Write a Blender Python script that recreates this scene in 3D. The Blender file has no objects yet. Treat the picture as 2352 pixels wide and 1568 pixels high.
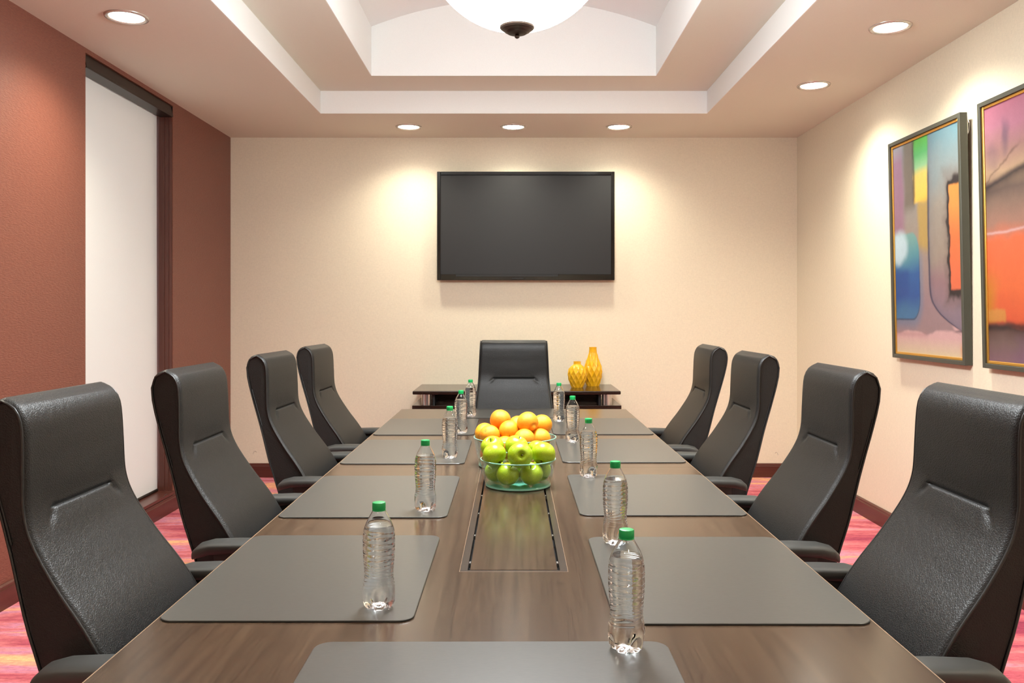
import bpy, math, random
import numpy as np
from mathutils import Vector, Matrix, Euler

scene = bpy.context.scene
COL = scene.collection
random.seed(7)
PI = math.pi

# ------------------------------------------------------------------ camera, world, exposure
F = 1930.0            # focal length in pixels of the 2352 px wide frame
EYE = 1.32
cam_d = bpy.data.cameras.new('camera')
cam_d.sensor_width = 36.0
cam_d.lens = F / 2352.0 * 36.0
cam_d.shift_x = -4.0 / 2352.0
cam_d.shift_y = -65.0 / 2352.0
cam_d.clip_start = 0.02
cam = bpy.data.objects.new('camera', cam_d)
cam.location = (0, 0, EYE)
cam.rotation_euler = (PI / 2, 0, 0)
COL.objects.link(cam)
scene.camera = cam

world = bpy.data.worlds.new('world')
scene.world = world
world.use_nodes = True
world.node_tree.nodes['Background'].inputs[0].default_value = (1.0, 0.97, 0.93, 1)
world.node_tree.nodes['Background'].inputs[1].default_value = 1.2

vs = scene.view_settings
vs.view_transform = 'Standard'
vs.look = 'None'
vs.exposure = 0.32
vs.gamma = 1.0
vs.use_curve_mapping = False
cy = scene.cycles
cy.use_light_tree = False
cy.max_bounces = 8
cy.diffuse_bounces = 3
cy.glossy_bounces = 4
cy.transmission_bounces = 8
cy.transparent_max_bounces = 16
cy.use_adaptive_sampling = True
cy.adaptive_threshold = 0.045
cy.adaptive_min_samples = 16

DOWN_W = 105.0         # watts of each recessed downlight
DOWN_COL = (1.0, 0.945, 0.78)
BOWL_L = 100.0         # radiance of the alabaster bowl
BOWL_COL = (0.94, 0.985, 1.0)

# ------------------------------------------------------------------ materials
def srgb(r, g, b):
    f = lambda c: (c / 12.92 if c <= .04045 else ((c + .055) / 1.055) ** 2.4)
    return (f(r / 255), f(g / 255), f(b / 255), 1)

class NT:
    def __init__(self, name):
        self.m = bpy.data.materials.new(name)
        self.m.use_nodes = True
        self.t = self.m.node_tree
        self.b = self.t.nodes['Principled BSDF']
    def n(self, typ, **kw):
        nd = self.t.nodes.new(typ)
        for k, v in kw.items():
            if k.startswith('i_'):
                key = k[2:]
                key = int(key) if key.isdigit() else key.replace('_', ' ')
                nd.inputs[key].default_value = v
            else:
                setattr(nd, k, v)
        return nd
    def l(self, a, b):
        self.t.links.new(a, b)
    def set(self, **kw):
        for k, v in kw.items():
            self.b.inputs[k.replace('_', ' ')].default_value = v
        return self
    def coord(self, scale=(1, 1, 1), gen='Object', rot=(0, 0, 0)):
        tc = self.n('ShaderNodeTexCoord')
        mp = self.n('ShaderNodeMapping')
        mp.inputs['Scale'].default_value = scale
        mp.inputs['Rotation'].default_value = rot
        self.l(tc.outputs[gen], mp.inputs[0])
        return mp.outputs[0]
    def noise(self, vec, scale=5, detail=3, rough=.5, dist=0):
        nd = self.n('ShaderNodeTexNoise')
        nd.inputs['Scale'].default_value = scale
        nd.inputs['Detail'].default_value = detail
        nd.inputs['Roughness'].default_value = rough
        nd.inputs['Distortion'].default_value = dist
        self.l(vec, nd.inputs['Vector'])
        return nd
    def ramp(self, fac, stops, interp='LINEAR'):
        r = self.n('ShaderNodeValToRGB')
        r.color_ramp.interpolation = interp
        el = r.color_ramp.elements
        while len(el) < len(stops):
            el.new(.5)
        for e, (p, c) in zip(el, stops):
            e.position = p
            e.color = c
        self.l(fac, r.inputs[0])
        return r.outputs[0]
    def bump(self, height, strength=.2, dist=.002):
        b = self.n('ShaderNodeBump')
        b.inputs['Strength'].default_value = strength
        b.inputs['Distance'].default_value = dist
        self.l(height, b.inputs['Height'])
        self.l(b.outputs[0], self.b.inputs['Normal'])
        return b
    def color(self, out):
        self.l(out, self.b.inputs['Base Color'])

def plain(name, col, rough=.5, metal=0.0, spec=.5, **kw):
    t = NT(name)
    t.set(Base_Color=col, Roughness=rough, Metallic=metal)
    t.b.inputs['Specular IOR Level'].default_value = spec
    for k, v in kw.items():
        t.b.inputs[k.replace('_', ' ')].default_value = v
    return t.m

def mul_noise(t, base, vec, scale, amt, detail=3):
    nz = t.noise(vec, scale, detail)
    c0 = tuple(c * (1 - amt) for c in base[:3]) + (1,)
    c1 = tuple(min(1, c * (1 + amt)) for c in base[:3]) + (1,)
    return t.ramp(nz.outputs['Fac'], [(.3, c0), (.7, c1)])

def mat_wallpaper():
    t = NT('beige_linen_wallpaper')
    base = (0.76, 0.68, 0.53, 1)
    v1 = t.coord((1, 1, .12))
    v2 = t.coord((.12, .12, 1))
    n1 = t.noise(v1, 420, 2)
    n2 = t.noise(v2, 420, 2)
    ad = t.n('ShaderNodeMath', operation='ADD')
    t.l(n1.outputs['Fac'], ad.inputs[0]); t.l(n2.outputs['Fac'], ad.inputs[1])
    half = t.n('ShaderNodeMath', operation='MULTIPLY'); half.inputs[1].default_value = .5
    t.l(ad.outputs[0], half.inputs[0])
    c0 = tuple(c * .93 for c in base[:3]) + (1,)
    c1 = tuple(c * 1.06 for c in base[:3]) + (1,)
    t.color(t.ramp(half.outputs[0], [(.35, c0), (.65, c1)]))
    t.set(Roughness=.55)
    t.b.inputs['Specular IOR Level'].default_value = .25
    return t.m

def mat_brownwall():
    t = NT('russet_silk_wallpaper')
    v = t.coord((1, 1, 4.5), rot=(0, 0, 0))
    n1 = t.noise(v, 42, 4, .6)
    n2 = t.noise(t.coord((1, 1, .1)), 500, 2)
    t.color(t.ramp(n1.outputs['Fac'], [(.3, (.17, .055, .036, 1)), (.7, (.215, .074, .047, 1))]))
    mx = t.n('ShaderNodeMath', operation='ADD')
    t.l(n1.outputs['Fac'], mx.inputs[0])
    sc = t.n('ShaderNodeMath', operation='MULTIPLY'); sc.inputs[1].default_value = .25
    t.l(n2.outputs['Fac'], sc.inputs[0]); t.l(sc.outputs[0], mx.inputs[1])
    t.set(Roughness=.42)
    t.b.inputs['Specular IOR Level'].default_value = .5
    t.bump(mx.outputs[0], .55, .006)
    return t.m

def mat_ceiling(name, base):
    t = NT(name)
    t.color(mul_noise(t, base, t.coord(), 220, .015, 2))
    t.set(Roughness=.7)
    t.b.inputs['Specular IOR Level'].default_value = .2
    return t.m

def mat_leather():
    t = NT('black_leather')
    v = t.coord()
    vo = t.n('ShaderNodeTexVoronoi', feature='DISTANCE_TO_EDGE')
    nz = t.noise(v, 60, 2)
    mixv = t.n('ShaderNodeMixRGB', blend_type='ADD'); mixv.inputs[0].default_value = .012
    t.l(v, mixv.inputs[1]); t.l(nz.outputs['Color'], mixv.inputs[2])
    vo.inputs['Scale'].default_value = 190
    t.l(mixv.outputs[0], vo.inputs['Vector'])
    r = t.ramp(vo.outputs['Distance'], [(0, (0, 0, 0, 1)), (.22, (1, 1, 1, 1))])
    big = t.noise(v, 9, 2)
    ad = t.n('ShaderNodeMath', operation='MULTIPLY_ADD')
    ad.inputs[1].default_value = 2.0
    t.l(big.outputs['Fac'], ad.inputs[0]); t.l(r, ad.inputs[2])
    t.set(Base_Color=(.0095, .0092, .0087, 1), Roughness=.43)
    t.b.inputs['Specular IOR Level'].default_value = .36
    t.bump(ad.outputs[0], .30, .0009)
    return t.m

def mat_wood(name, c0, c1, rough=.3, axis='y', scale=60, spec=.5):
    t = NT(name)
    sc = {'x': (.03, 1, 1), 'y': (1, .03, 1), 'z': (1, 1, .03)}[axis]
    v = t.coord(sc)
    n1 = t.noise(v, scale, 5, .62, .3)
    n2 = t.noise(v, scale * 6, 3, .6)
    m = t.n('ShaderNodeMixRGB', blend_type='MIX'); m.inputs[0].default_value = .45
    t.l(n1.outputs['Fac'], m.inputs[1]); t.l(n2.outputs['Fac'], m.inputs[2])
    t.color(t.ramp(m.outputs[0], [(.33, c0), (.68, c1)]))
    t.set(Roughness=rough)
    t.b.inputs['Specular IOR Level'].default_value = spec
    return t.m

def mat_carpet():
    t = NT('striped_carpet')
    v = t.coord((.16, 1, 1))
    n1 = t.noise(v, 4.2, 4, .65, .25)
    cols = [(.20, (.16, .022, .06, 1)), (.34, (.34, .055, .10, 1)), (.42, (.52, .11, .14, 1)), (.48, (.70, .20, .21, 1)),
            (.53, (.62, .24, .34, 1)), (.58, (.84, .32, .24, 1)), (.64, (.92, .52, .24, 1)), (.70, (.60, .19, .31, 1)), (.82, (.34, .13, .30, 1))]
    c = t.ramp(n1.outputs['Fac'], cols)
    fine = t.noise(t.coord((.35, 1, 1)), 90, 3, .7)
    pile = t.noise(t.coord(), 420, 2, .6)
    mu = t.n('ShaderNodeMixRGB', blend_type='MULTIPLY'); mu.inputs[0].default_value = .8
    f2 = t.ramp(fine.outputs['Fac'], [(.3, (.55, .5, .55, 1)), (.62, (1.0, 1.0, 1.0, 1))])
    t.l(c, mu.inputs[1]); t.l(f2, mu.inputs[2])
    mu2 = t.n('ShaderNodeMixRGB', blend_type='MULTIPLY'); mu2.inputs[0].default_value = .6
    p2 = t.ramp(pile.outputs['Fac'], [(.3, (.55, .55, .55, 1)), (.65, (1, 1, 1, 1))])
    t.l(mu.outputs[0], mu2.inputs[1]); t.l(p2, mu2.inputs[2])
    t.color(mu2.outputs[0])
    t.set(Roughness=.95)
    t.b.inputs['Specular IOR Level'].default_value = .1
    return t.m

def mat_mat():
    t = NT('grey_bonded_leather')
    v = t.coord((.25, 1, 1))
    n1 = t.noise(v, 300, 3)
    t.color(t.ramp(n1.outputs['Fac'], [(.3, (.055, .053, .047, 1)), (.7, (.066, .063, .056, 1))]))
    t.set(Roughness=.32)
    t.b.inputs['Specular IOR Level'].default_value = .55
    return t.m

def mat_emit(name, col, strength):
    m = bpy.data.materials.new(name)
    m.use_nodes = True
    t = m.node_tree
    t.nodes.clear()
    o = t.nodes.new('ShaderNodeOutputMaterial')
    e = t.nodes.new('ShaderNodeEmission')
    e.inputs[0].default_value = tuple(col[:3]) + (1,)
    e.inputs[1].default_value = strength
    t.links.new(e.outputs[0], o.inputs[0])
    return m

def mat_thin_glass(name, tint, rough=.02, boost=1.0):
    """clear glass wall: fresnel mirror over a faintly tinted clear body"""
    m = bpy.data.materials.new(name)
    m.use_nodes = True
    t = m.node_tree
    t.nodes.clear()
    o = t.nodes.new('ShaderNodeOutputMaterial')
    tr = t.nodes.new('ShaderNodeBsdfTransparent'); tr.inputs[0].default_value = tint
    gl = t.nodes.new('ShaderNodeBsdfGlossy'); gl.inputs['Roughness'].default_value = rough
    gl.inputs['Color'].default_value = (1, 1, 1, 1)
    lw = t.nodes.new('ShaderNodeLayerWeight'); lw.inputs[0].default_value = .5
    pw = t.nodes.new('ShaderNodeMath'); pw.operation = 'POWER'; pw.inputs[1].default_value = 4.0
    fr = t.nodes.new('ShaderNodeMath'); fr.operation = 'MULTIPLY_ADD'; fr.inputs[1].default_value = .75; fr.inputs[2].default_value = .04
    t.links.new(lw.outputs['Facing'], pw.inputs[0]); t.links.new(pw.outputs[0], fr.inputs[0])
    mx = t.nodes.new('ShaderNodeMixShader')
    mm = t.nodes.new('ShaderNodeMath'); mm.operation = 'MULTIPLY'; mm.inputs[1].default_value = boost
    t.links.new(fr.outputs[0], mm.inputs[0])
    t.links.new(mm.outputs[0], mx.inputs[0]); t.links.new(tr.outputs[0], mx.inputs[1]); t.links.new(gl.outputs[0], mx.inputs[2])
    t.links.new(mx.outputs[0], o.inputs[0])
    return m

def mat_apple():
    t = NT('green_apple_skin')
    v = t.coord()
    oi = t.n('ShaderNodeObjectInfo')
    n1 = t.noise(v, 22, 3)
    c = t.ramp(n1.outputs['Fac'], [(.3, (.20, .34, .004, 1)), (.55, (.34, .46, .007, 1)), (.75, (.48, .53, .025, 1))])
    hs = t.n('ShaderNodeHueSaturation')
    mr = t.n('ShaderNodeMapRange'); mr.inputs['To Min'].default_value = .485; mr.inputs['To Max'].default_value = .51
    t.l(oi.outputs['Random'], mr.inputs['Value']); t.l(mr.outputs[0], hs.inputs['Hue']); t.l(c, hs.inputs['Color'])
    sp = t.n('ShaderNodeTexVoronoi'); sp.inputs['Scale'].default_value = 260
    t.l(v, sp.inputs['Vector'])
    spr = t.ramp(sp.outputs['Distance'], [(.0, (1, 1, 1, 1)), (.13, (0, 0, 0, 1))])
    mx = t.n('ShaderNodeMixRGB'); mx.inputs[2].default_value = (.7, .75, .3, 1)
    sm = t.n('ShaderNodeMath', operation='MULTIPLY'); sm.inputs[1].default_value = .3
    t.l(spr, sm.inputs[0]); t.l(sm.outputs[0], mx.inputs[0]); t.l(hs.outputs[0], mx.inputs[1])
    t.color(mx.outputs[0])
    t.set(Roughness=.32)
    return t.m

def mat_orange():
    t = NT('orange_peel')
    v = t.coord()
    oi = t.n('ShaderNodeObjectInfo')
    n1 = t.noise(v, 14, 3)
    c = t.ramp(n1.outputs['Fac'], [(.3, (.78, .26, .006, 1)), (.7, (.88, .37, .010, 1))])
    hs = t.n('ShaderNodeHueSaturation')
    mr = t.n('ShaderNodeMapRange'); mr.inputs['To Min'].default_value = .488; mr.inputs['To Max'].default_value = .508
    t.l(oi.outputs['Random'], mr.inputs['Value']); t.l(mr.outputs[0], hs.inputs['Hue']); t.l(c, hs.inputs['Color'])
    t.color(hs.outputs[0])
    n2 = t.noise(v, 330, 2)
    t.set(Roughness=.42)
    t.bump(n2.outputs['Fac'], .35, .0012)
    return t.m

def mat_attr(name, rough=.5):
    t = NT(name)
    a = t.n('ShaderNodeAttribute', attribute_name='Col')
    weave = t.noise(t.coord((1, 1, .2)), 500, 2)
    mu = t.n('ShaderNodeMixRGB', blend_type='MULTIPLY'); mu.inputs[0].default_value = .25
    t.l(a.outputs['Color'], mu.inputs[1]); t.l(weave.outputs['Fac'], mu.inputs[2])
    br = t.n('ShaderNodeMixRGB', blend_type='MULTIPLY'); br.inputs[0].default_value = 1
    br.inputs[2].default_value = (.70, .72, .74, 1)
    t.l(mu.outputs[0], br.inputs[1])
    t.color(br.outputs[0])
    t.set(Roughness=rough)
    t.b.inputs['Specular IOR Level'].default_value = .3
    return t.m

def mat_bottle():
    t = NT('clear_water_bottle_plastic')
    t.set(Base_Color=(.965, .99, 1, 1), Roughness=.0, IOR=1.33)
    t.b.inputs['Transmission Weight'].default_value = 1.0
    return t.m

M = {}
M['wall'] = mat_wallpaper()
M['brown'] = mat_brownwall()
M['ceil'] = mat_ceiling('cream_ceiling_paint', (.765, .745, .645, 1))
M['white'] = mat_ceiling('lamplit_ceiling_paint', (.90, .90, .88, 1))  # whiter copy of the ceiling paint, with the pendant's light put into it
M['carpet'] = mat_carpet()
M['base'] = mat_wood('mahogany_baseboard', (.065, .017, .011, 1), (.10, .028, .018, 1), .32, 'x', 40)
M['basey'] = mat_wood('mahogany_baseboard_side', (.065, .017, .011, 1), (.10, .028, .018, 1), .32, 'y', 40)
M['leather'] = mat_leather()
M['piping'] = plain('black_leather_piping', (.012, .012, .012, 1), .35)
M['plastic'] = plain('black_moulded_plastic', (.028, .028, .026, 1), .5)
M['armpad'] = plain('soft_black_arm_pad', (.034, .034, .031, 1), .55)
M['dark'] = plain('plain_matte_black', (.004, .004, .004, 1), .6)  # plain black shared by gap floors, seams, plinth, mount and backing
M['table'] = mat_wood('dark_walnut_veneer', (.030, .016, .009, 1), (.086, .052, .030, 1), .21, 'y', 55, .62)
M['tableborder'] = mat_wood('darker_walnut_border', (.026, .017, .012, 1), (.042, .029, .021, 1), .25, 'y', 55, .8)
M['espresso'] = mat_wood('espresso_credenza_wood', (.016, .008, .006, 1), (.030, .015, .010, 1), .16, 'x', 50)
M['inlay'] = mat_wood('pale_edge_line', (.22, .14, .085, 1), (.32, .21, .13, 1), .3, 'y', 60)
M['mat'] = mat_mat()
M['matedge'] = plain('dark_mat_backing', (.010, .010, .009, 1), .7)
M['steel'] = plain('brushed_steel', (.62, .61, .59, 1), .28, 1.0)
M['chrome'] = plain('bright_metal', (.75, .74, .72, 1), .15, 1.0)
M['bronze'] = plain('oil_rubbed_bronze', (.030, .019, .013, 1), .38, .25)
M['tvblack'] = plain('gloss_black_plastic', (.004, .004, .004, 1), .12)
M['screen'] = plain('tv_screen_glass', (.030, .030, .031, 1), .45, spec=.12)
M['frame'] = plain('grey_green_frame_paint', (.052, .054, .042, 1), .45)
M['gold'] = plain('gold_leaf_liner', (.66, .36, .07, 1), .34, .75)
def mat_blind():
    m = mat_ceiling('white_blind_fabric', (.88, .87, .84, 1))
    t = m.node_tree
    out = next(n for n in t.nodes if n.type == 'OUTPUT_MATERIAL')
    bs = t.nodes['Principled BSDF']
    tl = t.nodes.new('ShaderNodeBsdfTranslucent'); tl.inputs[0].default_value = (.88, .88, .86, 1)
    mx = t.nodes.new('ShaderNodeMixShader'); mx.inputs[0].default_value = .3
    t.links.new(bs.outputs[0], mx.inputs[1]); t.links.new(tl.outputs[0], mx.inputs[2]); t.links.new(mx.outputs[0], out.inputs[0])
    return m
M['blind'] = mat_blind()
M['valance'] = plain('dark_bronze_aluminium', (.022, .017, .013, 1), .35, .3)
M['winframe'] = plain('black_window_frame', (.006, .006, .006, 1), .35)
M['casing'] = mat_wood('dark_red_wood_casing', (.07, .020, .014, 1), (.11, .034, .022, 1), .3, 'z', 40)
M['glass'] = mat_thin_glass('window_glass', (.95, .97, 1, 1))
M['bowl'] = mat_thin_glass('pale_green_glass', (.945, .985, .968, 1), .02, 1.0)
M['bowlbase'] = plain('green_glass_base', (.22, .66, .52, 1), .1, Transmission_Weight=.5)
M['bowlrim'] = plain('green_glass_edge', (.45, .85, .68, 1), .08, Transmission_Weight=.55)
M['bottle'] = mat_bottle()
M['cap'] = plain('green_bottle_cap', (.005, .34, .085, 1), .38)
M['vase'] = plain('glazed_yellow_ceramic', (.80, .42, .012, 1), .12)
M['apple'] = mat_apple()
M['orange'] = mat_orange()
M['stem'] = plain('brown_fruit_stem', (.05, .03, .012, 1), .7)
M['calyx'] = plain('green_calyx', (.16, .20, .03, 1), .7)
M['art'] = mat_attr('watercolour_print')
M['bulb'] = mat_emit('downlight_lens', (1, .95, .86), 14.0)
M['bulb'].cycles.emission_sampling = 'NONE'
M['bowllamp'] = mat_emit('lit_alabaster_glass', BOWL_COL, BOWL_L)
M['bowlinner'] = mat_emit('lit_alabaster_glass_inside', BOWL_COL, 36.0)
M['trimwhite'] = plain('satin_nickel_trim', (.60, .56, .50, 1), .25, .6)

# ------------------------------------------------------------------ mesh helpers
class MB:
    def __init__(self):
        self.v = []
        self.f = []
    def add(self, vs_, fs_):
        o = len(self.v)
        self.v += [tuple(p) for p in vs_]
        self.f += [tuple(i + o for i in f) for f in fs_]
        return self
    def box(self, x0, x1, y0, y1, z0, z1):
        v = [(x0, y0, z0), (x1, y0, z0), (x1, y1, z0), (x0, y1, z0), (x0, y0, z1), (x1, y0, z1), (x1, y1, z1), (x0, y1, z1)]
        f = [(0, 3, 2, 1), (4, 5, 6, 7), (0, 1, 5, 4), (1, 2, 6, 5), (2, 3, 7, 6), (3, 0, 4, 7)]
        return self.add(v, f)
    def lathe(self, prof, n=48, closed_bottom=True, closed_top=True, cx=0, cy=0):
        v = []; f = []
        for (r, z) in prof:
            for k in range(n):
                a = 2 * PI * k / n
                v.append((cx + r * math.cos(a), cy + r * math.sin(a), z))
        m = len(prof)
        for i in range(m - 1):
            for k in range(n):
                k2 = (k + 1) % n
                f.append((i * n + k, i * n + k2, (i + 1) * n + k2, (i + 1) * n + k))
        if closed_bottom:
            f.append(tuple(reversed(range(n))))
        if closed_top:
            f.append(tuple((m - 1) * n + k for k in range(n)))
        return self.add(v, f)
    def tube(self, pts, r, n=8, cap=True):
        pts = [Vector(p) for p in pts]
        v = []; f = []
        prev = None
        for i, p in enumerate(pts):
            if i == 0: d = pts[1] - p
            elif i == len(pts) - 1: d = p - pts[i - 1]
            else: d = pts[i + 1] - pts[i - 1]
            d.normalize()
            if prev is None:
                up = Vector((0, 0, 1)) if abs(d.z) < .9 else Vector((1, 0, 0))
                a = d.cross(up).normalized()
            else:
                a = (prev - d * prev.dot(d)).normalized()
            prev = a
            b = d.cross(a)
            rr = r[i] if isinstance(r, (list, tuple)) else r
            for k in range(n):
                t = 2 * PI * k / n
                v.append(p + a * (rr * math.cos(t)) + b * (rr * math.sin(t)))
        m = len(pts)
        for i in range(m - 1):
            for k in range(n):
                k2 = (k + 1) % n
                f.append((i * n + k, i * n + k2, (i + 1) * n + k2, (i + 1) * n + k))
        if cap:
            f.append(tuple(reversed(range(n))))
            f.append(tuple((m - 1) * n + k for k in range(n)))
        return self.add(v, f)
    def mesh(self, name, mat, smooth=False, angle=None):
        me = bpy.data.meshes.new(name)
        me.from_pydata(self.v, [], self.f)
        me.update()
        import bmesh
        bm = bmesh.new(); bm.from_mesh(me)
        bmesh.ops.recalc_face_normals(bm, faces=bm.faces)
        bm.to_mesh(me); bm.free()
        if mat is not None:
            me.materials.append(mat)
        if smooth:
            me.polygons.foreach_set('use_smooth', [True] * len(me.polygons))
            if angle:
                me.set_sharp_from_angle(angle=math.radians(angle))
        return me
    def build(self, name, mat, parent=None, smooth=False, angle=None, bevel=0, seg=2):
        o = bpy.data.objects.new(name, self.mesh(name, mat, smooth, angle))
        COL.objects.link(o)
        if parent: o.parent = parent
        if bevel:
            b = o.modifiers.new('bevel', 'BEVEL')
            b.width = bevel; b.segments = seg; b.limit_method = 'ANGLE'; b.angle_limit = math.radians(35)
        return o

def B(x0, x1, y0, y1, z0, z1):
    return MB().box(x0, x1, y0, y1, z0, z1)

def tag(o, label=None, cat=None, group=None, kind=None):
    if label: o['label'] = label
    if cat: o['category'] = cat
    if group: o['group'] = group
    if kind: o['kind'] = kind
    return o

def empty(name, loc=(0, 0, 0), rz=0):
    o = bpy.data.objects.new(name, None)
    o.location = loc
    o.rotation_euler = (0, 0, rz)
    COL.objects.link(o)
    return o

def copy_tree(o, parent=None):
    c = o.copy()
    COL.objects.link(c)
    c.parent = parent
    for ch in list(o.children):
        copy_tree(ch, c)
    return c

def struct(o, label, cat=None):
    tag(o, label, cat, kind='structure')
    return o

def smoothstep(a, b, x):
    t = np.clip((x - a) / (b - a), 0, 1)
    return t * t * (3 - 2 * t)

# ------------------------------------------------------------------ the room
XL, XR = -2.282, 2.284
YB, YN = 6.772, -1.25         # television wall, wall behind the camera
ZC = 2.734                    # soffit
ZT = 2.894                    # tray
ZS = 3.219                    # springing of the vault

struct(B(XL - .3, XR + .2, YN - .2, YB + .2, -.08, 0).build('floor', M['carpet']), 'pink, orange and magenta striped carpet floor', 'floor')
struct(B(XL - .3, XR + .2, YB, YB + .15, 0, 3.6).build('wall_back', M['wall']), 'beige linen-papered wall behind the television', 'wall')
struct(B(XR, XR + .15, YN, YB, 0, 3.6).build('wall_right', M['wall']), 'beige linen-papered wall carrying the two paintings', 'wall')
struct(B(XL - .3, XR + .2, YN - .15, YN, 0, 3.6).build('wall_front', M['wall']), 'beige wall at the end of the room facing the television', 'wall')
# left wall with the tall window recess
WY0, WY1, WZ0, WZ1 = 4.478, 5.625, .115, 2.708
XB = -2.378
wl = MB()
wl.box(XL - .22, XL, YN, WY0, 0, 3.6)
wl.box(XL - .22, XL, WY1, YB, 0, 3.6)
wl.box(XL - .22, XL, WY0, WY1, WZ1, 3.6)
wl.box(XL - .22, XL, WY0, WY1, 0, WZ0)
struct(wl.build('wall_left', M['brown']), 'russet brown silk-papered wall with a tall window recess', 'wall')

# baseboards: board and top bead
def baseboard(name, axis, fixed, a0, a1, sgn, label):
    prof = [(0, 0), (.016, 0), (.016, .088), (.013, .096), (.013, .104), (.006, .112), (0, .112)]
    mb = MB()
    for a in (a0, a1):
        for (d, z) in prof:
            mb.v.append((fixed + sgn * d, a, z) if axis == 'y' else (a, fixed + sgn * d, z))
    n = len(prof)
    for k in range(n):
        k2 = (k + 1) % n
        mb.f.append((k, k2, n + k2, n + k))
    mb.f.append(tuple(range(n))); mb.f.append(tuple(reversed(range(n, 2 * n))))
    o = mb.build(name, M['basey'] if axis == 'y' else M['base'])
    struct(o, label, 'baseboard')
baseboard('baseboard_left', 'y', XL, YN, YB, 1, 'dark red wood baseboard along the russet wall')
baseboard('baseboard_right', 'y', XR, YN, YB, -1, 'dark red wood baseboard under the two paintings')
baseboard('baseboard_back', 'x', YB, XL, XR, -1, 'dark red wood baseboard along the television wall')
baseboard('baseboard_front', 'x', YN, XL, XR, 1, 'dark red wood baseboard at the end wall')

# ceiling: soffit ring, tray ring, vaulted well
TX, TY0, TY1 = 1.372, .02, 5.957
IX, IY0, IY1 = .948, .42, 5.578
ce = MB()
ce.box(XL - .2, XR + .2, TY1, YB + .2, ZC, ZC + .5)
ce.box(XL - .2, XR + .2, YN - .2, TY0, ZC, ZC + .5)
ce.box(XL - .2, -TX, TY0, TY1, ZC, ZC + .5)
ce.box(TX, XR + .2, TY0, TY1, ZC, ZC + .5)
ceil = struct(ce.build('ceiling', M['ceil']), 'cream soffit ring of the stepped tray ceiling', 'ceiling')
tr = MB()
tr.box(-TX, TX, IY1, TY1, ZT, ZT + .2)
tr.box(-TX, TX, TY0, IY0, ZT, ZT + .2)
tr.box(-TX, -IX, IY0, IY1, ZT, ZT + .2)
tr.box(IX, TX, IY0, IY1, ZT, ZT + .2)
tr.build('tray_step', M['ceil'], ceil)
# thin riser faces, whiter so their colour carries the pendant's light
rs = MB()
e = .004
rs.box(-TX, TX, TY1 - e, TY1, ZC + .0005, ZT)
rs.box(-TX, TX, TY0, TY0 + e, ZC + .0005, ZT)
rs.box(-TX, -TX + e, TY0 + e, TY1 - e, ZC + .0005, ZT)
rs.box(TX - e, TX, TY0 + e, TY1 - e, ZC + .0005, ZT)
rs.build('tray_riser', M['white'], ceil)
we = MB()
we.box(-IX, -IX + e, IY0, IY1, ZT + .0005, ZS)
we.box(IX - e, IX, IY0, IY1, ZT + .0005, ZS)
# end walls with arched tops, and the barrel vault
ZA = 3.40
RAD = ((IX ** 2) + (ZA - ZS) ** 2) / (2 * (ZA - ZS))
def vz(x): return ZA - RAD + math.sqrt(RAD * RAD - x * x)
NX = 32
for yy, s in ((IY1, -1), (IY0, 1)):
    v = []; f = []
    for i in range(NX + 1):
        x = -IX + 2 * IX * i / NX
        v += [(x, yy + s * e, ZT + .0005), (x, yy + s * e, vz(x) + .001)]
    for i in range(NX):
        f.append((2 * i, 2 * i + 2, 2 * i + 3, 2 * i + 1))
    we.add(v, f)
we.build('well_wall', M['white'], ceil)
va = MB()
v = []; f = []
for i in range(NX + 1):
    x = -IX + 2 * IX * i / NX
    v += [(x, IY0, vz(x)), (x, IY1, vz(x)), (x, IY0, vz(x) + .06), (x, IY1, vz(x) + .06)]
for i in range(NX):
    a = 4 * i; b = a + 4
    f += [(a, a + 1, b + 1, b), (a + 2, b + 2, b + 3, a + 3), (a, b, b + 2, a + 2), (a + 1, a + 3, b + 3, b + 1)]
va.add(v, f)
va.build('vault', M['white'], ceil, smooth=True, angle=30)

# ------------------------------------------------------------------ window, casing, blind
win = struct(B(XB - .085, XB - .045, WY0, WY0 + .05, WZ0, WZ1).build('window_1', M['winframe']), 'tall black-framed window hidden behind the white roller blind', 'window')
for (a, b_, c, d) in ((WY1 - .05, WY1, WZ0, WZ1), (WY0 + .05, WY1 - .05, WZ0, WZ0 + .05), (WY0 + .05, WY1 - .05, WZ1 - .05, WZ1)):
    B(XB - .085, XB - .045, a, b_, c, d).build('window_frame', M['winframe'], win)
B(XB - .068, XB - .062, WY0 + .05, WY1 - .05, WZ0 + .05, WZ1 - .05).build('pane', M['glass'], win)
# casing strips on the far reveal
tm = struct(B(XB - .044, XL - .004, WY1 - .007, WY1 - .0005, WZ0, WZ1 - .08).build('trim_1', M['casing']), 'dark red wooden lining of the window recess next to the television wall', 'trim')
for xx, mt in ((XL - .030, 'casing'), (XL - .058, 'casing')):
    B(xx, xx + .006, WY1 - .013, WY1 - .007, WZ0, WZ1 - .08).build('bead', M[mt], tm)
B(XB - .044, XL + .018, WY0, WY1 - .001, WZ0 + .0005, WZ0 + .018).build('window_sill', M['casing'], win)

bl = empty('roller_blind', (XB, (WY0 + WY1) / 2, WZ0))
tag(bl, 'white roller blind drawn down in the recess of the russet wall', 'blind')
hy = (WY1 - WY0) / 2
bh = WZ1 - WZ0
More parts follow.
